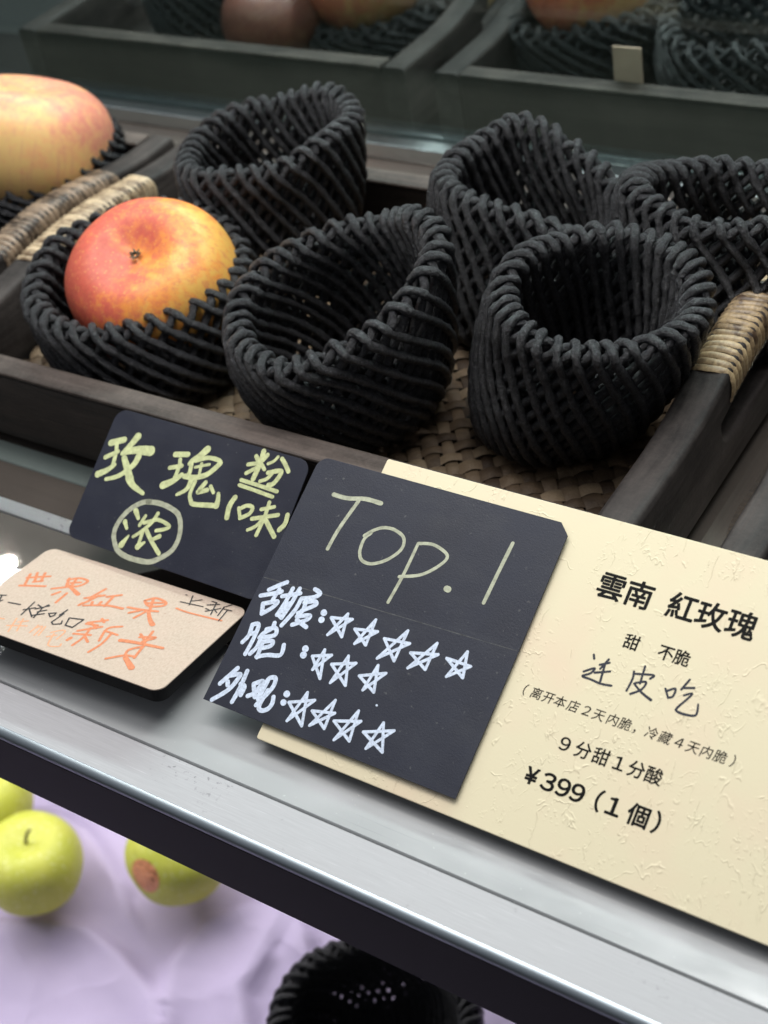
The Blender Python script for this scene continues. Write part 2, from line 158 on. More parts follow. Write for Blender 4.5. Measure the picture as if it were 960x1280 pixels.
# ------------------------------------------------------------------ materials
def mat_foam():
    k = NT('black_foam')
    n1 = k.noise(640, 4, .85); n2 = k.noise(170, 3); n3 = k.noise(1900, 2, .6)
    h = k.math('ADD', k.math('ADD', k.math('MULTIPLY', n1, .8), k.math('MULTIPLY', n2, 1.0)), k.math('MULTIPLY', n3, .3))
    gl = k.noise(1150, 2, .6)
    body = k.ramp(n1, [(.36, (.0035, .0036, .0045)), (.68, (.019, .020, .026))])
    body = k.mix(k.ramp(gl, [(.62, 0), (.70, 1)]), body, (.085, .088, .10))  # pale flecks paint sparkling glints into the base colour
    k.set(base=body, rough=k.ramp(n1, [(.38, .50), (.64, .30)]),
          spec=k.ramp(n1, [(.36, .45), (.64, 1.0)]), normal=k.bump(h, 1.0, .0019))
    return k.m
def mat_wood(name, axis, dark=(.008, .0065, .006), light=(.034, .027, .024), rough=.5):
    k = NT(name)
    sc = [90, 90, 90]; sc[axis] = 6
    sc2 = [400, 400, 400]; sc2[axis] = 14
    a = k.noise(1, 6, .6, k.map(sc)); b = k.noise(1, 4, .6, k.map(sc2))
    f = k.math('ADD', k.math('MULTIPLY', a, .65), k.math('MULTIPLY', b, .35))
    g = k.noise(30, 4, .6)
    scr = k.noise(520, 3, .7)
    f2 = k.math('ADD', k.math('ADD', f, k.math('MULTIPLY', k.math('SUBTRACT', g, .5), .55)), k.math('MULTIPLY', k.math('SUBTRACT', scr, .5), .22))
    k.set(base=k.ramp(f2, [(.36, dark), (.68, light)]), rough=k.ramp(b, [(.3, rough - .08), (.7, rough + .15)]), spec=.22, normal=k.bump(f2, .7, .0008))
    return k.m
def mat_plain(name, c, rough=.5, metal=0, spec=.5):
    k = NT(name); n = k.noise(60, 4)
    k.set(base=k.mix(n, [x * .85 for x in c], [min(1, x * 1.12) for x in c]), rough=rough, metal=metal, spec=spec)
    return k.m
def mat_ink(name, c, var=.25, rough=.55, scale=700):
    k = NT(name); n = k.noise(scale, 3, .7)
    k.set(base=k.ramp(n, [(.3, [x * (1 - var) for x in c]), (.65, c)]), rough=rough, spec=.3)
    return k.m
def mat_black_card():
    k = NT('black_card')
    n = k.noise(1400, 3, .7); n2 = k.noise(35, 5); sp_ = k.noise(520, 1, .5)
    base = k.ramp(n2, [(.3, (.0135, .0150, .0255)), (.7, (.0205, .0228, .037))])
    sm = k.noise(1, 5, .65, k.map((26, 60, 26), (0, 0, .6)))
    base = k.mix(k.ramp(sm, [(.48, 0), (.80, .4)]), base, (.045, .047, .054))
    base = k.mix(k.ramp(sp_, [(.73, 0), (.79, 1)]), base, (.06, .06, .066))
    k.set(base=base, rough=k.ramp(n2, [(.3, .42), (.7, .55)]), spec=.28, normal=k.bump(n, .25, .0004))
    return k.m
def mat_leather_paper():
    # cream card embossed with scattered crackle lines
    k = NT('embossed_cream_paper')
    st = k.map((1, .55, 1), (0, 0, .75))
    def ridge(scale, w, det=3):
        n = k.noise(scale, det, .55, st, .6)
        return k.ramp(k.math('ABSOLUTE', k.math('SUBTRACT', n, .5)), [(0, 1), (w, 0)])
    region = k.ramp(k.noise(26, 3, .6), [(.44, 0), (.56, 1)])
    brk = k.ramp(k.noise(190, 2, .5), [(.47, 0), (.55, 1)])
    lines = k.math('MULTIPLY', k.math('MULTIPLY', ridge(64, .009), brk), region)
    lines2 = k.math('MULTIPLY', k.math('MULTIPLY', ridge(34, .007, 4), k.ramp(k.noise(150, 2, .5), [(.50, 0), (.58, 1)])), 1.0)
    near = k.math('MULTIPLY', ridge(58, .05), region)
    pits = k.math('MULTIPLY', k.ramp(k.noise(560, 2, .5), [(.56, 0), (.62, 1)]), near)
    c2 = k.math('ADD', k.math('ADD', lines, k.math('MULTIPLY', lines2, .8)), k.math('MULTIPLY', pits, .75))
    fine = k.noise(900, 3, .6)
    h = k.math('ADD', c2, k.math('MULTIPLY', fine, .12))
    tint = k.noise(22, 3, .5)
    base = k.mix(k.ramp(tint, [(.48, 0), (.72, 1)]), (.69, .61, .425), (.71, .575, .415))
    k.set(base=base, rough=.55, spec=.35, normal=k.bump(h, .5, .0004))
    return k.m
def mat_kraft():
    k = NT('kraft_card')
    fib = k.noise(1, 5, .7, k.map((1100, 600, 900))); sp_ = k.noise(620, 2, .6); n2 = k.noise(40, 4)
    base = k.ramp(fib, [(.3, (.40, .315, .25)), (.7, (.52, .425, .345))])
    base = k.mix(k.ramp(sp_, [(.68, 0), (.76, 1)]), base, (.36, .25, .19))
    base = k.mix(k.ramp(n2, [(.4, 0), (.7, .35)]), base, (.54, .40, .325))
    k.set(base=base, rough=.75, spec=.2, normal=k.bump(fib, .12, .0003))
    return k.m
def mat_brushed(name, base=(.62, .62, .63), rough=.34, amt=.12, metal=1.0):
    k = NT(name)
    g = k.noise(1, 4, .65, k.map((55, 1700, 1700))); spots = k.noise(260, 3, .6); n2 = k.noise(18, 4)
    b = k.ramp(g, [(.25, [x * .86 for x in base]), (.75, [min(1, x * 1.1) for x in base])])
    b = k.mix(k.ramp(spots, [(.70, 0), (.78, .45)]), b, [x * .55 for x in base])
    scr = k.noise(1, 2, .5, k.map((40, 1900, 1900), (0, 0, .25)))
    b = k.mix(k.ramp(scr, [(.66, 0), (.74, .5)]), b, [min(1, x * 1.6) for x in base])
    ding = k.math('MULTIPLY', k.ramp(k.noise(420, 3, .6), [(.60, 0), (.66, 1)]), k.ramp(k.noise(14, 3, .6), [(.56, 0), (.68, 1)]))
    b = k.mix(ding, b, [x * .35 for x in base])
    b = k.mix(k.math('MULTIPLY', n2, .25), b, [x * .8 for x in base])
    k.set(base=b, metal=metal, rough=k.ramp(g, [(.3, rough - .05), (.7, rough + amt)]), normal=k.bump(g, .12, .0004))
    return k.m
def mat_satin():
    k = NT('satin_grey_metal')
    n = k.noise(25, 5, .6); sm = k.noise(1, 4, .6, k.map((30, 120, 120), (0, 0, .4))); sc = k.noise(1, 2, .5, k.map((24, 1500, 1500), (0, 0, .5))); du = k.noise(640, 2, .5)
    b = k.mix(n, (.38, .39, .395), (.43, .435, .44))
    b = k.mix(k.ramp(du, [(.71, 0), (.78, .6)]), b, (.68, .68, .68))
    b = k.mix(k.ramp(sc, [(.68, 0), (.76, .35)]), b, (.25, .25, .25))
    k.set(base=b, metal=.15, rough=k.ramp(sm, [(.35, .12), (.7, .20)]))
    return k.m
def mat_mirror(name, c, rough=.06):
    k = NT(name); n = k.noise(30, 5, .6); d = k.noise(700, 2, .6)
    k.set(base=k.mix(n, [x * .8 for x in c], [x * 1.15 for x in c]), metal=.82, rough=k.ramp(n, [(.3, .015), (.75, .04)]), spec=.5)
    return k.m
def mat_glass():
    k = NT('dark_tinted_glass')
    tr = k.n('BsdfTransparent'); tr.inputs[0].default_value = (.76, .82, .81, 1)
    gl = k.n('BsdfGlossy', Roughness=.03); gl.inputs[0].default_value = (.85, 1, .97, 1)
    lw = k.n('LayerWeight', Blend=.5)
    n = k.noise(9, 4)
    f = k.math('ADD', k.math('MULTIPLY', k.math('POWER', lw.outputs['Facing'], 4), .5), k.math('ADD', .09, k.math('MULTIPLY', n, .08)))
    mx = k.n('MixShader'); k.put(mx.inputs[0], f); k.put(mx.inputs[1], tr.outputs[0]); k.put(mx.inputs[2], gl.outputs[0])
    k.t.links.new(mx.outputs[0], k.out.inputs['Surface'])
    return k.m
def mat_apple(name, red, orange, yellow, pos, neg, seed=0., band=.5):
    # blush on one cheek, yellow on the other, freckles and fine streaks
    k = NT(name)
    d = Vector(pos).normalized()
    dt = k.n('VectorMath', operation='DOT_PRODUCT'); k.put(dt.inputs[0], k.co); dt.inputs[1].default_value = tuple(d / .045)
    off = k.n('VectorMath', operation='ADD'); k.put(off.inputs[0], k.co); off.inputs[1].default_value = (seed, seed * .7, 0)
    o = off.outputs[0]
    n1 = k.noise(38, 5, .6, o); n2 = k.noise(170, 4, .7, o); fr = k.noise(420, 2, .5, o)
    f = k.math('ADD', k.math('MULTIPLY', dt.outputs['Value'], .42), k.math('ADD', k.math('MULTIPLY', n1, 1.0), k.math('MULTIPLY', n2, 1.0)))
    base = k.ramp(k.math('SUBTRACT', f, band - .25), [(.22, yellow), (.45, orange), (.75, red), (.98, [x * .8 for x in red])])
    st = k.noise(1, 4, .7, k.map((330, 330, 45), (0, 0, 0), o))
    base = k.mix(k.ramp(st, [(.50, 0), (.68, .7)]), base, [red[0] * .95, red[1] * 1.3, red[2] * 1.1])
    pores = k.n('TexVoronoi', Scale=330.0); k.put(pores.inputs['Vector'], o)
    base = k.mix(k.ramp(pores.outputs['Distance'], [(.10, .34), (.24, 0)]), base, [min(.85, x * 1.05 + .02) for x in yellow])
    base = k.mix(k.ramp(fr, [(.62, 0), (.72, .35)]), base, yellow)
    k.set(base=base, rough=k.ramp(n2, [(.3, .40), (.7, .54)]), spec=.40, sss=.06, normal=k.bump(k.noise(500, 2), .06, .0004))
    k.b.inputs['Subsurface Radius'].default_value = (.006, .003, .001)
    return k.m
def mat_green_apple():
    k = NT('green_apple_skin')
    n = k.noise(30, 4); fr = k.noise(380, 2, .5)
    base = k.ramp(n, [(.3, (.46, .50, .05)), (.7, (.64, .64, .12))])
    base = k.mix(k.ramp(fr, [(.60, 0), (.68, .6)]), base, (.72, .73, .36))
    base = k.mix(k.ramp(k.noise(55, 3, .6), [(.58, 0), (.75, .4)]), base, (.36, .36, .06))
    k.set(base=base, rough=.48, spec=.35, normal=k.bump(fr, .05, .0005))
    return k.m
def mat_cane(name, light, dark):
    k = NT(name)
    at = k.n('Attribute', attribute_name='tone').outputs['Fac']
    n = k.noise(170, 4, .65); n2 = k.noise(1, 3, .6, k.map((900, 120, 900)))
    f = k.math('ADD', k.math('MULTIPLY', at, .25), k.math('MULTIPLY', n, .75))
    b = k.ramp(f, [(.38, dark), (.47, [(a_ + b_) * .5 for a_, b_ in zip(light, dark)]), (.60, light)])
    b = k.mix(k.ramp(n2, [(.35, .35), (.6, 0)]), b, dark)
    k.set(base=b, rough=.42, spec=.45, normal=k.bump(n2, .3, .0005))
    return k.m
def mat_mat():
    k = NT('woven_straw')
    at = k.n('Attribute', attribute_name='tone').outputs['Fac']
    n = k.noise(120, 4, .6); st = k.noise(1100, 2, .6)
    f = k.math('ADD', k.math('MULTIPLY', at, .5), k.math('ADD', k.math('MULTIPLY', n, .35), k.math('MULTIPLY', st, .15)))
    k.set(base=k.ramp(f, [(.25, (.045, .028, .017)), (.5, (.125, .085, .052)), (.78, (.24, .175, .11))]), rough=.6, spec=.3, normal=k.bump(st, .5, .0005))
    return k.m
def mat_cloth():
    k = NT('lavender_paper')
    n = k.noise(12, 4); f = k.noise(260, 3)
    wv = k.n('TexNoise', Scale=9, Detail=3); k.put(wv.inputs['Vector'], k.co)
    wm = k.n('VectorMath', operation='MULTIPLY_ADD'); k.put(wm.inputs[0], wv.outputs['Color']); wm.inputs[1].default_value = (.12, .12, .12); k.put(wm.inputs[2], k.co)
    vo = k.n('TexVoronoi', Scale=9.0, feature='F1'); k.put(vo.inputs['Vector'], wm.outputs[0])
    cre = k.bump(vo.outputs['Distance'], .35, .03)
    k.set(base=k.mix(n, (.50, .425, .62), (.57, .49, .68)), rough=.6, spec=.25, normal=k.bump(f, .08, .001, cre))
    return k.m

FOAM = mat_foam()
WOODX = mat_wood('dark_stained_wood_x', 0); WOODY = mat_wood('dark_stained_wood_y', 1)
WORN = mat_wood('worn_wood_rim', 0, (.028, .022, .019), (.115, .092, .080), .55)
WORNY = mat_wood('worn_wood_rail', 1, (.011, .009, .0085), (.060, .050, .046), .6)
BLACKCARD = mat_black_card(); CREAM = mat_leather_paper(); KRAFT = mat_kraft()
BLACKBOARD = mat_plain('black_foam_board', (.004, .004, .005), .6, 0, .15); FACE = mat_plain('dark_reflection_face', (.010, .0095, .009), .5, 0, .12)
CREAMEDGE = mat_plain('cream_board_edge', (.62, .54, .34), .65)
BRUSH = mat_brushed('brushed_aluminium', (.39, .385, .40), .62, .12, .06); LIP = mat_plain('polished_lip', (.46, .52, .56), .44, 1.0); SATIN = mat_satin()
BROWNMIRROR = mat_mirror('reflection_brown_mirror', (.40, .345, .30)); GLASS = mat_glass()  # brown base paints warm reflections and haze into the mirror colour
DARKSEAM = mat_plain('dark_seam', (.02, .02, .02), .6)
REFLSTRIP = mat_brushed('reflection_strip_grey', (.36, .38, .38), .35)
CANE = mat_cane('cane_wrap', (.46, .34, .19), (.07, .042, .025)); CANEPALE = mat_cane('pale_cane_wrap', (.54, .42, .27), (.14, .09, .05)); CANEDARK = mat_cane('aged_cane_wrap', (.30, .215, .145), (.045, .03, .02))
MATM = mat_mat()
INKM = dict(ink=mat_ink('lime_chalk_ink', (.62, .66, .35), .35, .55, 330), pale_ink=mat_ink('pale_olive_ink', (.45, .46, .34), .4, .55, 420), white_ink=mat_ink('white_marker_ink', (.63, .70, .84), .35, .5, 900),
            orange_ink=mat_ink('orange_marker_ink', (.63, .215, .10), .3), faint_ink=mat_ink('faint_orange_ink', (.70, .34, .19), .3), dark_ink=mat_ink('black_pen_ink', (.035, .032, .034), .3), blue_ink=mat_ink('blue_black_ink', (.022, .025, .04), .3))
PRINT = mat_ink('black_print', (.008, .0075, .007), .2); PRINT.node_tree.nodes['Principled BSDF'].inputs['Specular IOR Level'].default_value = .08
# ------------------------------------------------------------------ setting: shelf, glass, lower shelf
XL, XR = -1.25, .35
shelf = tag(empty('display_shelf', (-.3, .2055, 0)), 'brushed aluminium display shelf with dark mirror glass top carrying the trays and cards', 'shelf')
def extrude_x(name, prof, mat, parent, x0=XL, x1=XR, smooth=True):
    n = len(prof); V = [(x, y, z) for x in (x0, x1) for (y, z) in prof]
    F = [(i, (i + 1) % n, n + (i + 1) % n, n + i) for i in range(n)]
    F += [tuple(range(n))[::-1], tuple(range(n, 2 * n))]
    o = mesh(name, V, F, mat, parent, smooth)
    me = o.data
    if smooth:
        for p in me.polygons: p.use_smooth = len(p.vertices) == 4
        me.set_sharp_from_angle(angle=radians(40))
    return o
R_ = .0032
extrude_x('front_strip', [(.2055 + R_ + .0001, -.006), (.2055 + R_ + .0001, 0), (.2268, 0), (.2272, -.0006), (.2272, -.006)], BRUSH, shelf)
prof = [(.2055, -.0045)] + [(.2055 + R_ - R_ * cos(a), -R_ + R_ * sin(a)) for a in [i * pi / 2 / 10 for i in range(11)]] + [(.2055 + R_, -.0045)]
extrude_x('front_lip', prof, LIP, shelf)
box('front_face', (XL, .2055, -.039), (XR, .2095, -.0047), FACE, shelf, .0006)  # metal face coloured black in place of its reflection of the dark aisle
extrude_x('satin_panel', [(.2280, -.006), (.2280, -.0008), (.2284, -.0002), (.2846, -.0002), (.285, -.0006), (.285, -.006)], SATIN, shelf)
box('seam', (XL, .2272, -.008), (XR, .2280, -.0032), DARKSEAM, shelf, 0)
extrude_x('mirror_top', [(.2852, -.006), (.2852, -.0006), (.2855, -.0002), (.702, -.0002), (.702, -.006)], BROWNMIRROR, shelf)
extrude_x('reflection_strip', [(.3125, .0000), (.3130, .0007), (.3208, .0007), (.3213, .0000)], REFLSTRIP, shelf)  # added strip standing in for a light band reflected in the mirror
extrude_x('glass_edge_strip', [(.3435, .0000), (.3440, .0007), (.3560, .0007), (.3565, .0000)], mat_plain('greenish_glass_edge', (.13, .155, .145), .3), shelf)
extrude_x('support_board', [(.212, -.0375), (.212, -.0065), (.80, -.0065), (.80, -.0375)], BLACKBOARD, shelf, smooth=False)

part = tag(empty('glass_partition', (-.4, .692, 0)), 'dark tinted glass partition standing behind the trays in a dull metal channel', 'glass panel')
box('pane', (XL, .689, .004), (XR, .693, .75), GLASS, part, 0)
CHAN = mat_brushed('bright_channel', (.50, .54, .55), .3)
for ya, yb in ((.6765, .6885), (.6935, .6975)): box('channel', (XL, ya, .0002), (XR, yb, .0105), CHAN, part, .001)
bs = box('floor', (XL, .80, -.012), (XR, 2.2, -.0065), mat_plain('rear_counter', (.03, .032, .032), .4), None, 0); tag(bs, kind='structure')
wl = box('wall', (-3, 2.2, -.6), (3, 2.3, 2.5), mat_plain('dim_wall', (.06, .065, .07), .8), None, 0); tag(wl, kind='structure')

FOLDS = [[(-0.7323, 0.38), (-0.6858, 0.3765), (-0.6587, 0.3649), (-0.6302, 0.3508)], [(-0.7159, 0.2555), (-0.6892, 0.28), (-0.6632, 0.2965), (-0.6258, 0.309), (-0.587, 0.3049), (-0.5544, 0.2931), (-0.5246, 0.2746), (-0.5011, 0.2544)], [(-0.5374, 0.2948), (-0.5528, 0.3184), (-0.5492, 0.3563), (-0.5229, 0.3802), (-0.4922, 0.3879), (-0.4731, 0.3757)], [(-0.4943, 0.351), (-0.4949, 0.3231), (-0.4718, 0.3015)]]
def seg_dist(x, y, a, b):
    dx, dy = b[0] - a[0], b[1] - a[1]; l2 = dx * dx + dy * dy
    t = max(0, min(1, ((x - a[0]) * dx + (y - a[1]) * dy) / l2))
    px, py = x - a[0] - t * dx, y - a[1] - t * dy
    return math.hypot(px, py), (1 if dx * py - dy * px > 0 else -1)
def cloth_z(x, y):
    z = 0
    for fo in FOLDS:
        d, sd = min(seg_dist(x, y, a, b) for a, b in zip(fo, fo[1:]))
        w = .007 if sd > 0 else .026
        z += .013 * math.exp(-(d / w) ** 1.5)
    z += .012 * noise.noise(Vector((x * 8, y * 8, 1.3))) + .003 * noise.noise(Vector((x * 25, y * 25, 4)))
    return -.452 + z
n = 300
V = [(-1.3 + 1.7 * i / n, .0 + .95 * j / n, 0) for j in range(n + 1) for i in range(n + 1)]
V = [(x, y, cloth_z(x, y)) for x, y, _ in V]
F = [(j * (n + 1) + i, j * (n + 1) + i + 1, (j + 1) * (n + 1) + i + 1, (j + 1) * (n + 1) + i) for j in range(n) for i in range(n)]
cl = mesh('paper_sheet', V, F, mat_cloth()); tag(cl, 'rumpled lavender paper sheet lining the lower shelf under the green apples', 'paper sheet')
lw = box('lower_shelf', (-1.4, -.05, -.50), (.5, 1.0, -.47), mat_plain('lower_shelf_board', (.2, .2, .2), .5), None, 0); tag(lw, kind='structure')

# ------------------------------------------------------------------ trays
def arch(y, y0, y1, zr, zt, cs=.030):
    # top line of a side board: flat rail that swells into the handle
    c = (y0 + y1) / 2 + cs; h = (y1 - y0) / 2 - .022
    t = abs(y - c) / h
    if t >= 1.02: return zr
    return zr + (zt - zr) * (.5 + .5 * cos(pi * t / 1.02))
def tube_strip(V, F, rings, closed_ends=True):
    b = len(V); n = len(rings[0])
    for r in rings: V.extend(r)
    for i in range(len(rings) - 1):
        for j in range(n):
            F.append((b + i * n + j, b + i * n + (j + 1) % n, b + (i + 1) * n + (j + 1) % n, b + (i + 1) * n + j))
    if closed_ends:
        F.append(tuple(b + j for j in range(n))[::-1]); F.append(tuple(b + (len(rings) - 1) * n + j for j in range(n)))
def side_board(root, x0, x1, y0, y1, z0, zr, zt, mat, wrapmat, seed, cs=.030):
    """wall with an arched grip over a hand hole; the grip is wrapped in cane"""
    rnd = random.Random(seed)
    xc = (x0 + x1) / 2; hw = (x1 - x0) / 2
    c = (y0 + y1) / 2 + cs
    # lower board
    h0, h1 = c - .052, c + .052                     # the hand hole
    N = 64
    def section(y, zb, ztop):
        # rounded-top section in XZ
        r = .0032; pts = [(x0, zb), (x0, ztop - r)]
        for k in range(1, 5):
            a = pi - k * pi / 8; pts.append((x0 + r + r * cos(a), ztop - r + r * sin(a)))
        for k in range(0, 5):
            a = pi / 2 - k * pi / 8; pts.append((x1 - r + r * cos(a), ztop - r + r * sin(a)))
        pts.append((x1, zb))
        return [(px, y, pz) for px, pz in pts]
    def hole_top(y):
        return arch(y, y0, y1, zr, zt, cs) - .0165
    def hole_bot(y):
        t = (y - h0) / (h1 - h0)
        return hole_top(y) - .021 * max(0., 1 - abs(2 * t - 1) ** 4) ** .5
    V, F = [], []
    ys = [y0 + (h0 - y0) * i / 24 for i in range(25)]
    tube_strip(V, F, [section(y, z0, arch(y, y0, y1, zr, zt, cs)) for y in ys])
    ys = [h1 + (y1 - h1) * i / 24 for i in range(25)]
    tube_strip(V, F, [section(y, z0, arch(y, y0, y1, zr, zt, cs)) for y in ys])
    e = .0004
    ys = [h0 + (h1 - h0) * i / N for i in range(N + 1)]
    tube_strip(V, F, [section(y, hole_top(y), arch(y, y0, y1, zr, zt, cs)) for y in ys])
    tube_strip(V, F, [section(y, z0, max(z0 + .004, hole_bot(y))) for y in ys])
    o = mesh('side_board', V, F, mat, root)
    o.data.set_sharp_from_angle(angle=radians(35))
    # cane wrap: separate turns of split cane round the grip
    V, F, tone = [], [], []
    w0, w1 = c - .043, c + .055
    turns = int((w1 - w0) / .0036)
    for t in range(turns):
        yc = w0 + (t + .5) * (w1 - w0) / turns
        tn = rnd.random()
        half = .5 * (w1 - w0) / turns * .98
        rings = []
        for q in range(5):
            u = -1 + q * .5
            y = yc + u * half
            gap = .0003 + .0010 * sqrt(max(0, 1 - u * u * .95)) + rnd.uniform(0, .0002)
            ztop = arch(y, y0, y1, zr, zt, cs) + gap; zb = (hole_top(y) if h0 < y < h1 else ztop - .018) - gap
            ring = []
            R = .0075
            for k in range(20):
                a = 2 * pi * k / 20
                ex, ez = cos(a), sin(a)
                p = 3.2
                s = (abs(ex) ** p + abs(ez) ** p) ** (-1 / p)
                ring.append((xc + ex * s * (hw + gap), y + .0011 * ex + .0004 * sin(3 * a + t), (ztop + zb) / 2 + ez * s * (ztop - zb) / 2))
            rings.append(ring)
        nv = len(V); tube_strip(V, F, rings, False); tone += [tn] * (len(V) - nv)
    w = mesh('cane_wrap', V, F, wrapmat, o)
    at = w.data.attributes.new('tone', 'FLOAT', 'POINT'); at.data.foreach_set('value', tone)
    return o
def tray(label, x0, x1, y0, y1, zr=.05, zb=.007, zt=.063, wraps=(CANE, CANE), cs=(.030, .030), zts=None, seed=1):
    t = tag(empty('wooden_tray', ((x0 + x1) / 2, (y0 + y1) / 2, 0)), label, 'tray', 'dark wooden trays on the display')
    th = .0125; sw = .018
    for nm, ya, yb in (('front_wall', y0, y0 + th), ('rear_wall', y1 - th, y1)):
        f = box(nm, (x0 + sw + .0004, ya, zb), (x1 - sw - .0004, yb, zr - .0022), WOODX, t, .001)
        bm = bmesh.new(); bm_box(bm, (x0 + sw + .0004, ya - .0003, zr - .0021), (x1 - sw - .0004, yb + .0003, zr), .0009)
        bm_obj('rim', bm, WORN, f)
    side_board(t, x0, x0 + sw, y0 - .0006, y1 + .0006, zb, zr, (zts or (zt, zt))[0], WORNY, wraps[0], seed, cs[0])
    side_board(t, x1 - sw, x1, y0 - .0006, y1 + .0006, zb, zr, (zts or (zt, zt))[1], WORNY, wraps[1], seed + 7, cs[1])
    box('base', (x0 + sw + .0003, y0 + th + .0003, zb), (x1 - sw - .0003, y1 - th - .0003, zb + .003), WOODX, t, 0)
    for fx in (x0 + .04, x1 - .06):
        box('runner', (fx, y0 + .03, -.0001), (fx + .02, y1 - .03, zb - .0003), WOODY, t, .001)
    return t
TX0, TX1, TY0, TY1 = -.592, -.190, .3555, .586
tray('dark wooden tray in the middle holding six black foam nets behind the price cards', TX0, TX1, TY0, TY1, wraps=(CANEPALE, CANE), cs=(.010, .030), zts=(.0575, .063), seed=3)
tray('dark wooden tray at left with aged cane handle, holding the biggest peach coloured apple', -1.02, -.600, TY0 + .008, TY1, wraps=(CANEDARK, CANEDARK), cs=(.004, .004), zts=(.060, .060), seed=11)
tray('dark wooden tray at far right whose bare rail peeks out above the cream price card', -.158, .20, TY0 - .006, TY1, zr=.05, zt=.063, wraps=(CANE, CANE), seed=23)
tray('dark wooden tray behind the glass at left, seen dimly with peach fruit inside', -.845, -.503, .703, .94, seed=31)
tray('dark wooden tray behind the glass at right, with a square tan tag on its rim', -.482, -.06, .703, .94, seed=37)

# woven mat in the middle tray
def woven_mat(x0, x1, y0, y1, z, ang=radians(38), pitch=.0080, wd=.0074):
    V, F, tone = [], [], []
    rnd = random.Random(5)
    cx, cy = (x0 + x1) / 2, (y0 + y1) / 2
    L = .26
    ca, sa = cos(ang), sin(ang)
    nn = int(L / pitch)
    for fam in (0, 1):
        for i in range(-nn, nn + 1):
            s = i * pitch; tn0 = rnd.random(); prev = None
            steps = int(2 * L / (pitch / 4))
            wj = wd * rnd.uniform(.72, 1.05)
            for k in range(steps + 1):
                u = -L + 2 * L * k / steps
                c_ = u / pitch
                ph = (c_ + i) if fam == 0 else (c_ + i + 1)
                zz = z + .0010 * cos(pi * ph / 1.0) + .0012 * noise.noise(Vector((u * 60, s * 60, fam * 5.)))
                a, b = (u, s) if fam == 0 else (s, u)
                x = cx + ca * a - sa * b; y = cy + sa * a + ca * b
                if not (x0 < x < x1 and y0 < y < y1):
                    prev = None; continue
                px, py = ((-sa, ca) if fam == 0 else (ca, sa))
                h = wj / 2 * (1 + .10 * sin(u * 210 + i * 2.3))
                row = [(x + px * h * q, y + py * h * q, zz + .0006 * (1 - q * q) + .0001 * noise.noise(Vector((x * 200, y * 200, fam)))) for q in (-1, -.5, 0, .5, 1)]
                b0 = len(V); V += row; tone += [tn0] * 5
                if prev is not None:
                    for q in range(4): F.append((prev + q, prev + q + 1, b0 + q + 1, b0 + q))
                prev = b0
    o = mesh('woven_mat', V, F, MATM)
    at = o.data.attributes.new('tone', 'FLOAT', 'POINT'); at.data.foreach_set('value', tone)
    return o
tag(woven_mat(TX0 + .019, TX1 - .019, TY0 + .0135, TY1 - .0135, .0125), 'tan woven straw mat lining the middle tray beneath the foam nets', 'mat')

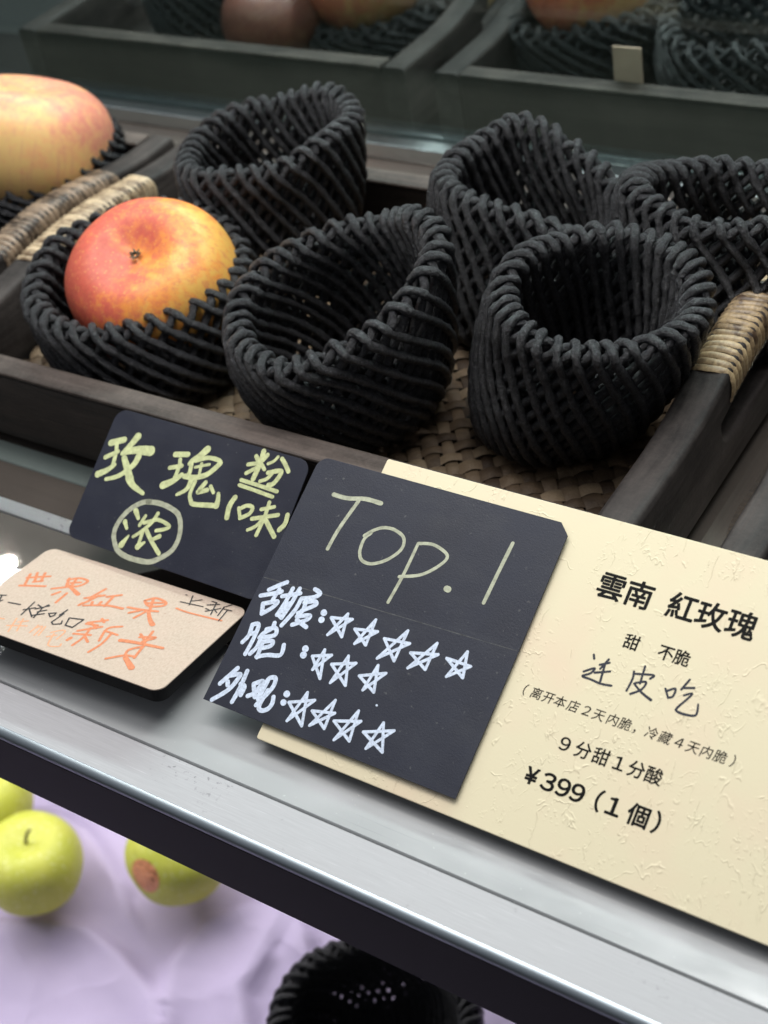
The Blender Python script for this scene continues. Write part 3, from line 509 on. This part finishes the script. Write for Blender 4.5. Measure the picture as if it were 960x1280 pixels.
# ------------------------------------------------------------------ foam fruit nets
def foam_net(label, base, rim, Rr, Rb=.5, tilt=(0, 0), saddle=(0, 0), squash=(1, 1, 0), K=1.2, N=34, rr=.0058, sr=.0020, seed=0, flare=0., group='black foam fruit nets', wob=.0032):
    """a fruit net folded over on itself: one family of foam cords runs up the outside, over the rim and down the inside, a second family crosses beneath it"""
    rnd = random.Random(seed)
    B, T = Vector(base), Vector(rim)
    axis = (T - B).normalized()
    V, F = [], []
    ta, tph = tilt; sa_, sph = saddle; sx, sy, sr_ = squash
    def rad(t):
        q = min(t / .75, 1)
        g = sqrt(max(0, 1 - (1 - q) ** 2.2))
        return Rr * (Rb + (1 - Rb) * g + flare * max(0, t - .7) / .3)
    def P(phi, t, d, up):
        r = max(.004, rad(t) - d)
        x, y = r * cos(phi - sr_) * (1 + (sx - 1) * min(1, t * 1.3)), r * sin(phi - sr_) * (1 + (sy - 1) * min(1, t * 1.3))
        x, y = x * cos(sr_) - y * sin(sr_), x * sin(sr_) + y * cos(sr_)
        c = B.lerp(T, t)
        w = t ** 1.6
        z = w * (ta * cos(phi - tph) + sa_ * cos(2 * (phi - sph)))
        nz = Vector((cos(phi) * 1.3, sin(phi) * 1.3, t * 1.4 + seed * 3.7))
        wv = wob * (.3 + t)
        p = Vector((c.x + x, c.y + y, c.z + z)) + axis * up
        p += Vector((noise.noise(nz), noise.noise(nz + Vector((9, 2, 5))), noise.noise(nz + Vector((3, 7, 1))))) * wv
        return p
    def path(phi0, sgn, e):
        pts = []
        nO, nA, nI = 22, 8, 20
        r = rr - e
        for i in range(nO):
            t = i / nO
            pts.append(P(phi0 - sgn * K * t, t, e, 0))
        for i in range(nA + 1):
            a = pi * i / nA
            pts.append(P(phi0 - sgn * (K + .16 * i / nA), 1, rr - r * cos(a), r * sin(a)))
        for i in range(1, nI + 1):
            t = 1 - i / nI * .97
            pts.append(P(phi0 - sgn * (K + .16 + K * (1 - t)), t, 2 * rr - e, 0))
        return pts
    def cord(pts, r0):
        S = 7
        b = len(V)
        up = Vector((.3, .2, 1))
        ph = rnd.random() * 9
        for i, p in enumerate(pts):
            d = (pts[min(i + 1, len(pts) - 1)] - pts[max(i - 1, 0)]).normalized()
            n1 = d.cross(up)
            if n1.length < 1e-4: n1 = d.cross(Vector((1, 0, 0)))
            n1.normalize(); n2 = d.cross(n1); up = n1.cross(d) * -1 if False else up
            rv = r0 * (1 + .13 * sin(i * 1.9 + ph) + rnd.uniform(-.13, .13))
            for k in range(S):
                a = 2 * pi * k / S
                V.append(p + n1 * cos(a) * rv + n2 * sin(a) * rv)
        for i in range(len(pts) - 1):
            for k in range(S):
                F.append((b + i * S + k, b + i * S + (k + 1) % S, b + (i + 1) * S + (k + 1) % S, b + (i + 1) * S + k))
        F.append(tuple(b + k for k in range(S))); F.append(tuple(b + (len(pts) - 1) * S + k for k in range(S))[::-1])
    for i in range(N):
        a = 2 * pi * (i + rnd.uniform(-.13, .13)) / N
        cord(path(a, 1, 0), sr * rnd.uniform(.93, 1.08))
        cord(path(a + pi / N, -1, .0024), sr * 1.0)
    o = mesh('foam_net', V, F, FOAM)
    tag(o, label, 'foam net', group)
    return o
FL = .0155
foam_net('empty black foam net standing beside the right cane handle, its round mouth open upward', (-.273, .455, FL), (-.2440, .453, .089), .0470, .66, tilt=(.004, 2.3), squash=(1.0, .93, 0), K=1.0, N=34, seed=1)
foam_net('empty black foam net in the tray middle, mouth tilted left showing its inside', (-.369, .432, FL), (-.3620, .426, .087), .0530, .60, tilt=(.015, .75), saddle=(.003, .3), squash=(1.0, 1.0, 0), K=1.25, N=34, seed=2)
foam_net('black foam net wrapped round the orange and red apple in the tray', (-.490, .433, FL), (-.4930, .432, .066), .0580, .76, tilt=(.006, 2.7), K=.80, N=34, seed=3)
foam_net('empty black foam net behind the orange apple, its mouth a narrow tilted oval', (-.492, .535, FL), (-.4800, .537, .089), .0530, .6, tilt=(.008, .6), squash=(1.0, .80, .2), K=1.1, N=34, seed=4)
foam_net('empty black foam net at the back middle with a pinched sagging mouth', (-.333, .528, FL), (-.3170, .530, .085), .0500, .62, tilt=(.010, 2.9), saddle=(.008, 1.6), squash=(1.12, .75, -.3), K=1.0, N=34, seed=5)
foam_net('empty black foam net at the back right, its mouth squashed to a flat slot', (-.232, .538, FL), (-.2130, .543, .092), .0520, .62, tilt=(.004, 0), saddle=(.004, 0), squash=(1.15, .62, .1), K=1.0, N=34, seed=6)
foam_net('black foam net under the biggest peach coloured apple in the left tray', (-.677, .537, FL), (-.676, .537, .052), .0590, .7, tilt=(.004, 0), K=1.1, N=34, seed=7)
foam_net('dim black foam net behind the glass just right of the square tan tag', (-.312, .800, .012), (-.306, .800, .058), .064, .65, tilt=(.004, 0), K=1.0, N=28, seed=8)
foam_net('dim black foam net behind the glass just left of the square tan tag', (-0.4305, 0.8166, .012), (-0.4305, 0.8166, .048), .056, .65, tilt=(.004, 0), K=1.0, N=28, seed=12)
foam_net('dim black foam net behind the glass at top centre under a pale peach apple', (-0.6004, 0.8141, .012), (-0.6004, 0.8141, .036), .058, .7, tilt=(.004, 0), K=1.0, N=28, seed=13)
foam_net('dim black foam net behind the glass in the left half of its tray', (-.735, .800, .012), (-.735, .802, .060), .052, .65, tilt=(.004, 0), K=1.0, N=28, seed=14)
foam_net('black foam net on the lower shelf peeking out beneath the aluminium edge', (-.374, .320, -.447), (-.365, .316, -.374), .0670, .22, tilt=(.004, 0), K=1.1, N=46, seed=9)

# ------------------------------------------------------------------ apples
def apple_mesh(name, mat, R, squat=.88, dip=.30, dipw=.42, lobes=.02, base_dip=.12, seed=0):
    nu, nv = 72, 48
    V, F = [], []
    for j in range(nv + 1):
        th = pi * j / nv
        for i in range(nu):
            ph = 2 * pi * i / nu
            r = 1 + lobes * cos(5 * ph + seed) * (.3 + .7 * sin(th / 2) ** 2) + .012 * cos(2 * ph + seed)
            r *= 1 - .07 * (1 - cos(th)) * .5
            z = cos(th) * squat
            z -= dip * math.exp(-(th / dipw) ** 2); z += base_dip * math.exp(-((pi - th) / .4) ** 2)
            bul = 1 + .08 * math.exp(-((th - .75) / .5) ** 2)
            nn = .012 * noise.noise(Vector((cos(ph) * 1.5, sin(ph) * 1.5, th + seed)))
            s = sin(th) * r * bul + nn * sin(th)
            V.append((R * s * cos(ph), R * s * sin(ph), R * (z + nn)))
    for j in range(nv):
        for i in range(nu):
            F.append((j * nu + i, (j + 1) * nu + i, (j + 1) * nu + (i + 1) % nu, j * nu + (i + 1) % nu))
    me = bpy.data.meshes.new(name); me.from_pydata(V, [], F); me.update()
    return me
def place(o, loc, axis, spin=0):
    q = Vector((0, 0, 1)).rotation_difference(Vector(axis).normalized())
    o.matrix_world = Matrix.Translation(loc) @ q.to_matrix().to_4x4() @ Matrix.Rotation(spin, 4, 'Z')
def calyx(parent, R, z, mat):
    V, F = [], []
    rnd = random.Random(3)
    for k in range(13):
        a = 2 * pi * k / 13 + rnd.uniform(-.2, .2); L = R * rnd.uniform(.05, .085)
        d = Vector((cos(a), sin(a), 0)); s = Vector((-sin(a), cos(a), 0))
        b = len(V)
        V += [d * R * .02 + s * R * .025 + Vector((0, 0, z)), d * R * .02 - s * R * .025 + Vector((0, 0, z)), d * L + Vector((0, 0, z + R * rnd.uniform(.02, .06))), d * R * .03 + Vector((0, 0, z + R * .04))]
        F += [(b, b + 1, b + 2), (b, b + 3, b + 2), (b + 1, b + 2, b + 3)]
    o = mesh('calyx', V, F, mat, None, False); o.parent = parent
    return o
CALYX = mat_plain('dry_calyx', (.19, .15, .10), .8); STEM = mat_plain('apple_stem', (.09, .06, .03), .7)
RED, ORANGE, YELLOW = (.60, .11, .07), (.76, .27, .055), (.72, .40, .09)
me = apple_mesh('apple', None, .0455, .9, .31, .42, .018)
ap = link('apple', me, mat_apple('orange_red_apple_skin', RED, ORANGE, YELLOW, (-.9, -.25, -.1), 0, 1.7, .62))
tag(ap, 'orange and red apple with dark calyx up, sitting in a black foam net', 'apple', 'orange apples')
place(ap, (-.4845, .4350, .0575), (.13, -.38, .9)); calyx(ap, .0455, .0455 * .625, CALYX)
me = apple_mesh('apple', None, .0535, .84, .2, .45, .015, seed=2)
ap2 = link('apple', me, mat_apple('peach_apple_skin', (.68, .24, .17), (.76, .42, .18), (.74, .49, .19), (.25, .5, .85), 0, 4.2, .92))
tag(ap2, 'biggest apple, peach coloured with a pink top, at the left edge beyond the cane handle', 'apple', 'orange apples')
place(ap2, (-.669, .534, .0625), (.12, .35, .93))
REAR_SKIN = mat_apple('rear_apple_skin', (.62, .16, .09), (.70, .33, .13), (.68, .42, .17), (-.5, .2, .6), 0, 6.1, .5)
REAR_BROWN = mat_apple('brown_apple_skin', (.16, .05, .035), (.20, .08, .05), (.24, .13, .07), (-.5, .2, .6), 0, 9.9, .5)
for (loc, R, lab, s) in (((-0.6004, 0.8061, 0.066), .047, 'pale peach apple behind the glass at top centre, cut off by the frame', 6.1), ((-0.4305, 0.8166, 0.066), .044, 'dim orange apple behind the glass above the square tan tag, cut by the frame', 8.3), ((-0.6486, 0.7585, 0.045), .036, 'dim reddish brown apple behind the glass in front of the pale peach one', 9.9)):
    a_ = link('apple', apple_mesh('apple', None, R, .9, .2, .4, .015, seed=s), REAR_BROWN if 'brown' in lab else REAR_SKIN)
    tag(a_, lab, 'apple', 'orange apples'); place(a_, loc, (.1, -.1, 1))
GREEN = mat_green_apple()
for (loc, R, ax, lab, stem) in (((-.671, .318, -.401), .0385, (.1, .1, 1), 'whole green apple with a dark stem on the lavender paper at left', True), ((-0.5794, 0.3737, -0.405), .0375, (.5, .2, .85), 'green apple with a round orange sticker, half hidden under the shelf edge', False), ((-.745, .345, -.40), .037, (0, .1, 1), 'green apple mostly hidden, a sliver showing at the left edge under the shelf', False)):
    g = link('green_apple', apple_mesh('green_apple', None, R, .92, .26, .4, .02, seed=R * 999), GREEN)
    tag(g, lab, 'green apple', 'green apples on the lower shelf'); place(g, loc, ax)
    if stem:
        V, F = [], []
        pts = [Vector((0, 0, R * .55)), Vector((.001, 0, R * .75)), Vector((.003, .001, R * .95)), Vector((.006, .002, R * 1.08))]
        tube_strip(V, F, [[p + Vector((.0012 * cos(2 * pi * k / 8), .0012 * sin(2 * pi * k / 8), 0)) for k in range(8)] for p in pts])
        so = mesh('stem', V, F, STEM); so.parent = g
    if 'sticker' in lab: STICK = g

# ------------------------------------------------------------------ cards
def card_frame(P0, deg, rot=0):
    t = radians(deg)
    U = Vector((1, 0, 0)); Vv = Vector((0, cos(t), sin(t))); n = Vector((0, -sin(t), cos(t)))
    U2 = U * cos(rot) + Vv * sin(rot); V2 = -U * sin(rot) + Vv * cos(rot)
    M = Matrix.Identity(4)
    for i, a in enumerate((U2, V2, n)):
        for r in range(3): M[r][i] = a[r]
    M.translation = Vector(P0)
    return M
def round_poly(w, h, radii, seg=8):
    """corner radii: BL, BR, TR, TL (mm); a negative radius is a straight chamfer"""
    pts = []
    for (cx, cy, a0), r in zip(((0, 0, pi), (w, 0, 1.5 * pi), (w, h, 0), (0, h, .5 * pi)), radii):
        sx = 1 if cx == 0 else -1; sy = 1 if cy == 0 else -1
        if r == 0: pts.append((cx, cy)); continue
        R = abs(r); c = (cx + sx * R, cy + sy * R)
        for k in range(seg + 1 if r > 0 else 2):
            a = a0 + (pi / 2) * (k / seg if r > 0 else k)
            pts.append((c[0] + R * cos(a), c[1] + R * sin(a)))
    return pts
def slab(name, poly, z0, z1, mat, parent, bend=None, bev=.15):
    """plate in card space (millimetres), gridless but with a softened top edge; bend(x, y) lifts it"""
    bm = bmesh.new()
    vs = [bm.verts.new((x / 1000, y / 1000, z0 / 1000)) for x, y in poly]
    f = bm.faces.new(vs)
    ex = bmesh.ops.extrude_face_region(bm, geom=[f])
    for v in ex['geom']:
        if isinstance(v, bmesh.types.BMVert): v.co.z = z1 / 1000
    bmesh.ops.recalc_face_normals(bm, faces=bm.faces)
    if bev:
        es = [e for e in bm.edges if all(abs(v.co.z - z1 / 1000) < 1e-7 for v in e.verts)]
        bmesh.ops.bevel(bm, geom=es, offset=bev / 1000, segments=2, affect='EDGES', profile=.5)
    if bend:
        xs = [p[0] for p in poly]; ys = [p[1] for p in poly]
        for ax, lo, hi in ((0, min(xs), max(xs)), (1, min(ys), max(ys))):
            for i in range(1, 24):
                c = lo + (hi - lo) * i / 24
                no = (1, 0, 0) if ax == 0 else (0, 1, 0)
                bmesh.ops.bisect_plane(bm, geom=bm.verts[:] + bm.edges[:] + bm.faces[:], plane_co=tuple(c / 1000 * q for q in no), plane_no=no)
        for v in bm.verts: v.co.z += bend(v.co.x * 1000, v.co.y * 1000) / 1000
    me = bpy.data.meshes.new(name); bm.to_mesh(me); bm.free(); me.materials.append(mat)
    o = bpy.data.objects.new(name, me); col.objects.link(o); o.parent = parent
    return o
def smooth_pts(pts, n=6):
    if len(pts) < 3: return pts
    out = []
    for i in range(len(pts) - 1):
        p0 = pts[max(i - 1, 0)]; p1 = pts[i]; p2 = pts[i + 1]; p3 = pts[min(i + 2, len(pts) - 1)]
        # sharp corners stay sharp
        for k in range(n):
            t = k / n
            q = []
            for a, b, c, d in zip(p0, p1, p2, p3):
                q.append(.5 * (2 * b + (c - a) * t + (2 * a - 5 * b + 4 * c - d) * t * t + (3 * b - a - 3 * c + d) * t ** 3))
            out.append(tuple(q))
    out.append(tuple(pts[-1]))
    return out
def strokes(name, data, z, mat, parent, bend=None, sharp=False, rough=.05, wk=1.12):
    V, F = [], []
    rnd = random.Random(len(data))
    for si, ((w0, w1), pts) in enumerate(data):
        w0 *= wk; w1 *= wk
        P_ = [tuple(p) for p in pts] if sharp else smooth_pts(pts)
        if sharp:
            Q = []
            for a, b in zip(P_, P_[1:]):
                Q += [(a[0] + (b[0] - a[0]) * k / 6, a[1] + (b[1] - a[1]) * k / 6) for k in range(6)]
            P_ = Q + [P_[-1]]
        zz = z + .0022 * si
        segs = [P_]
        if sharp:
            segs = [P_[i:i + 7] for i in range(0, len(P_) - 1, 6)]
        n_all = len(P_)
        done = 0
        for gi, S in enumerate(segs):
            zs = zz + .0004 * gi
            L, R = [], []
            for i, p in enumerate(S):
                a = S[max(i - 1, 0)]; b = S[min(i + 1, len(S) - 1)]
                dx, dy = b[0] - a[0], b[1] - a[1]; l = math.hypot(dx, dy) or 1
                t = (done + i) / max(1, n_all - 1)
                w = (w0 + (w1 - w0) * t) / 2 * (1 + rnd.uniform(-rough, rough))
                L.append((p[0] - dy / l * w, p[1] + dx / l * w)); R.append((p[0] + dy / l * w, p[1] - dx / l * w))
            def cap(p, q, w, back):
                dx, dy = q[0] - p[0], q[1] - p[1]; l = math.hypot(dx, dy) or 1
                a0 = math.atan2(dy, dx) + (pi / 2 if back else -pi / 2)
                return [(p[0] + w * cos(a0 + pi * k / 8), p[1] + w * sin(a0 + pi * k / 8)) for k in range(1, 8)]
            ws = math.hypot(L[0][0] - R[0][0], L[0][1] - R[0][1]) / 2; we = math.hypot(L[-1][0] - R[-1][0], L[-1][1] - R[-1][1]) / 2
            d0 = (S[1][0] - S[0][0], S[1][1] - S[0][1]); d1 = (S[-1][0] - S[-2][0], S[-1][1] - S[-2][1])
            c0 = cap(S[0], S[1], ws, True)
            c1 = cap(S[-1], (S[-1][0] + d1[0], S[-1][1] + d1[1]), we, False)
            def vz(p): return Vector((p[0] / 1000, p[1] / 1000, (zs + (bend(*p) if bend else 0)) / 1000))
            b = len(V); n = len(S)
            V += [vz(p) for p in L] + [vz(p) for p in R]
            for i in range(n - 1): F.append((b + n + i, b + n + i + 1, b + i + 1, b + i))
            b2 = len(V); V += [vz(p) for p in c0]; F.append(tuple([b] + list(range(b2, b2 + len(c0))) + [b + n]))
            b2 = len(V); V += [vz(p) for p in c1]; F.append(tuple([b + 2 * n - 1] + list(range(b2, b2 + len(c1))) + [b + n - 1]))
            done += len(S) - 1
    o = mesh(name, V, F, mat, None, False); o.parent = parent
    return o
def glyphs(name, data, z, mat, parent):
    V, F = [], []
    dg = None
    objs = []
    for ch, u, v, size, bold, shear in data:
        c = bpy.data.curves.new('lettering', 'FONT'); c.body = ch; c.size = 1; c.resolution_u = 4
        o = bpy.data.objects.new('lettering', c); col.objects.link(o); objs.append((o, u, v, size, shear, bold))
    dg = bpy.context.evaluated_depsgraph_get()
    for o, u, v, size, shear, bold in objs:
        wide = 1.12 if o.data.body in '１２３４９' else 1.0
        me = bpy.data.meshes.new_from_object(o.evaluated_get(dg))
        vs = [x.co for x in me.vertices]
        if not vs: continue
        x0, x1 = min(p.x for p in vs), max(p.x for p in vs)
        cx = (x0 + x1) / 2; cy = .38
        for q, (ox, oy) in enumerate([(0, 0)] if not bold else [(0, 0)] + [(bold * cos(k * pi / 4), bold * sin(k * pi / 4)) for k in range(8)]):
            b = len(V)
            for p in vs:
                x, y = p.x - cx + ox, p.y - cy + oy
                V.append(Vector(((u + size * (x * wide + shear * y)) / 1000, (v + size * y) / 1000, (z + q * .003) / 1000)))
            F += [tuple(b + i for i in pl.vertices) for pl in me.polygons]
        bpy.data.meshes.remove(me)
    for o, *_ in objs:
        c = o.data; bpy.data.objects.remove(o); bpy.data.curves.remove(c)
    r = mesh(name, V, F, mat, None, False); r.parent = parent
    return r

# cream price card
def card_root(name, M, label, cat, group=None):
    o = bpy.data.objects.new(name, None); col.objects.link(o); o.matrix_world = M; o.empty_display_size = .01
    return tag(o, label, cat, group)
pc = card_root('price_card', card_frame((-.2965, .2453, .006), 25), 'large cream embossed price card printed with a 399 price, leaning on the tray rim', 'price card')
slab('paper', round_poly(232, 125, (1, 1, 1, 1)), -1.1, 0, CREAM, pc, bev=.25)
slab('backing_board', round_poly(222, 118, (1, 1, 1, 1)), -6.0, -1.12, BLACKBOARD, pc).location = (.006, .002, 0)
glyphs('printed_lettering', GLYPHS, .03, PRINT, pc)
strokes('handwriting', INK['beige/blue_ink'], .03, INKM['blue_ink'], pc)

# black rating tag with a crease across it
def tag_bend(x, y):
    cr_ = 61 + .033 * x
    return .35 + .010 * abs(y - cr_) * (1 if y > cr_ else .6) + .25 * (x / 117 - .5) ** 2
rt = card_root('rating_tag', card_frame((-.3255, .2448, .0071), 25), 'creased black tag reading Top.1 with white stars, stuck over the cream price card', 'price tag', 'handwritten shelf tags')
slab('paper', [(x_, y_ + 6.2) for x_, y_ in round_poly(116.8, 111.4, (0, 0, -4.5, 5))], -.45, 0, BLACKCARD, rt, bend=tag_bend, bev=.08)
strokes('crease_line', [[[.35, .3], [[.6, 61.0], [30, 62.1], [62, 63.2], [95, 64.2], [116, 64.9]]]], .02, mat_ink('worn_crease', (.085, .085, .09), .6, .7, 400), rt, tag_bend, rough=.4)
strokes('title_lettering', INK['top/pale_ink'], .03, INKM['pale_ink'], rt, tag_bend)
strokes('star_lettering', INK['top/white_ink'], .03, INKM['white_ink'], rt, tag_bend, rough=.05, wk=1.22)
strokes('rating_stars', INK['top/stars'], .03, INKM['white_ink'], rt, tag_bend, sharp=True, rough=.06, wk=.92)

nt_ = card_root('name_tag', card_frame((-.4440, .3019, .017), 33), 'small black tag with lime handwriting and a circled character, leaning on the tray rim', 'price tag', 'handwritten shelf tags')
slab('paper', [(x_, y_ - 2.2) for x_, y_ in round_poly(110.5, 63.7, (5, 5, 6, 6))], -.5, 0, BLACKCARD, nt_, bev=.1)
strokes('lettering', INK['name/ink'], .03, INKM['ink'], nt_, wk=1.12)
strokes('circle_mark', INK['name/circle'], .03, INKM['pale_ink'], nt_)

kt = card_root('kraft_card', card_frame((-.4489, .2352, .0209), -10, radians(2.196)), 'light brown kraft card with orange handwriting lying nearly flat on a black board', 'price tag', 'handwritten shelf tags')
slab('paper', round_poly(112.4, 60.8, (5, 5, 5, 5)), -.5, 0, KRAFT, kt, bev=.1)
slab('backing_board', round_poly(111.6, 60.0, (5, 5, 5, 5)), -6.6, -.55, BLACKBOARD, kt).location = (.0004, .0004, 0)
strokes('orange_lettering', INK['kraft/orange_ink'], .03, INKM['orange_ink'], kt, wk=1.12)
strokes('faint_lettering', INK['kraft/faint_ink'], .03, INKM['faint_ink'], kt)
strokes('pen_lettering', INK['kraft/dark_ink'], .16, INKM['dark_ink'], kt, sharp=True)

# tan tag on the rear tray's rim
tg = box('paper_tag', (-.3660, .7170, .040), (-.3480, .7185, .070), mat_plain('tan_paper', (.58, .40, .30), .8), None, .0003)
tag(tg, 'small square tan paper tag standing against the rear tray rim behind the glass', 'paper tag')


# orange sticker on the green apple, wrapped to its skin
def sticker(g, direction, r, mat, spots):
    d = Vector(direction).normalized()
    u = d.cross(Vector((0, 0, 1))).normalized(); v = d.cross(u)
    dg = bpy.context.evaluated_depsgraph_get()
    V, F = [], []
    K, S = 6, 28
    inv = g.matrix_world.inverted()
    from mathutils.bvhtree import BVHTree
    tree = BVHTree.FromPolygons([g.matrix_world @ x.co for x in g.data.vertices], [tuple(p.vertices) for p in g.data.polygons])
    c = g.matrix_world.translation
    for k in range(K + 1):
        for s_ in range(S):
            a = 2 * pi * s_ / S
            q = c + d * .06 + (u * cos(a) + v * sin(a)) * r * max(.001, k / K)
            hit, nrm, _, _ = tree.ray_cast(q, -d)
            V.append(inv @ (hit + d * .00025))
    for k in range(K):
        for s_ in range(S): F.append((k * S + s_, k * S + (s_ + 1) % S, (k + 1) * S + (s_ + 1) % S, (k + 1) * S + s_))
    o = mesh('sticker', V, F, mat); o.parent = g
    return o
km = NT('orange_sticker')
km.set(base=km.ramp(km.noise(420, 2, .5), [(.36, (.18, .06, .03)), (.46, (.70, .27, .12)), (.7, (.74, .36, .19))]), rough=.4)
sticker(STICK, (0.051, -0.88, 0.472), .0128, km.m, 0)
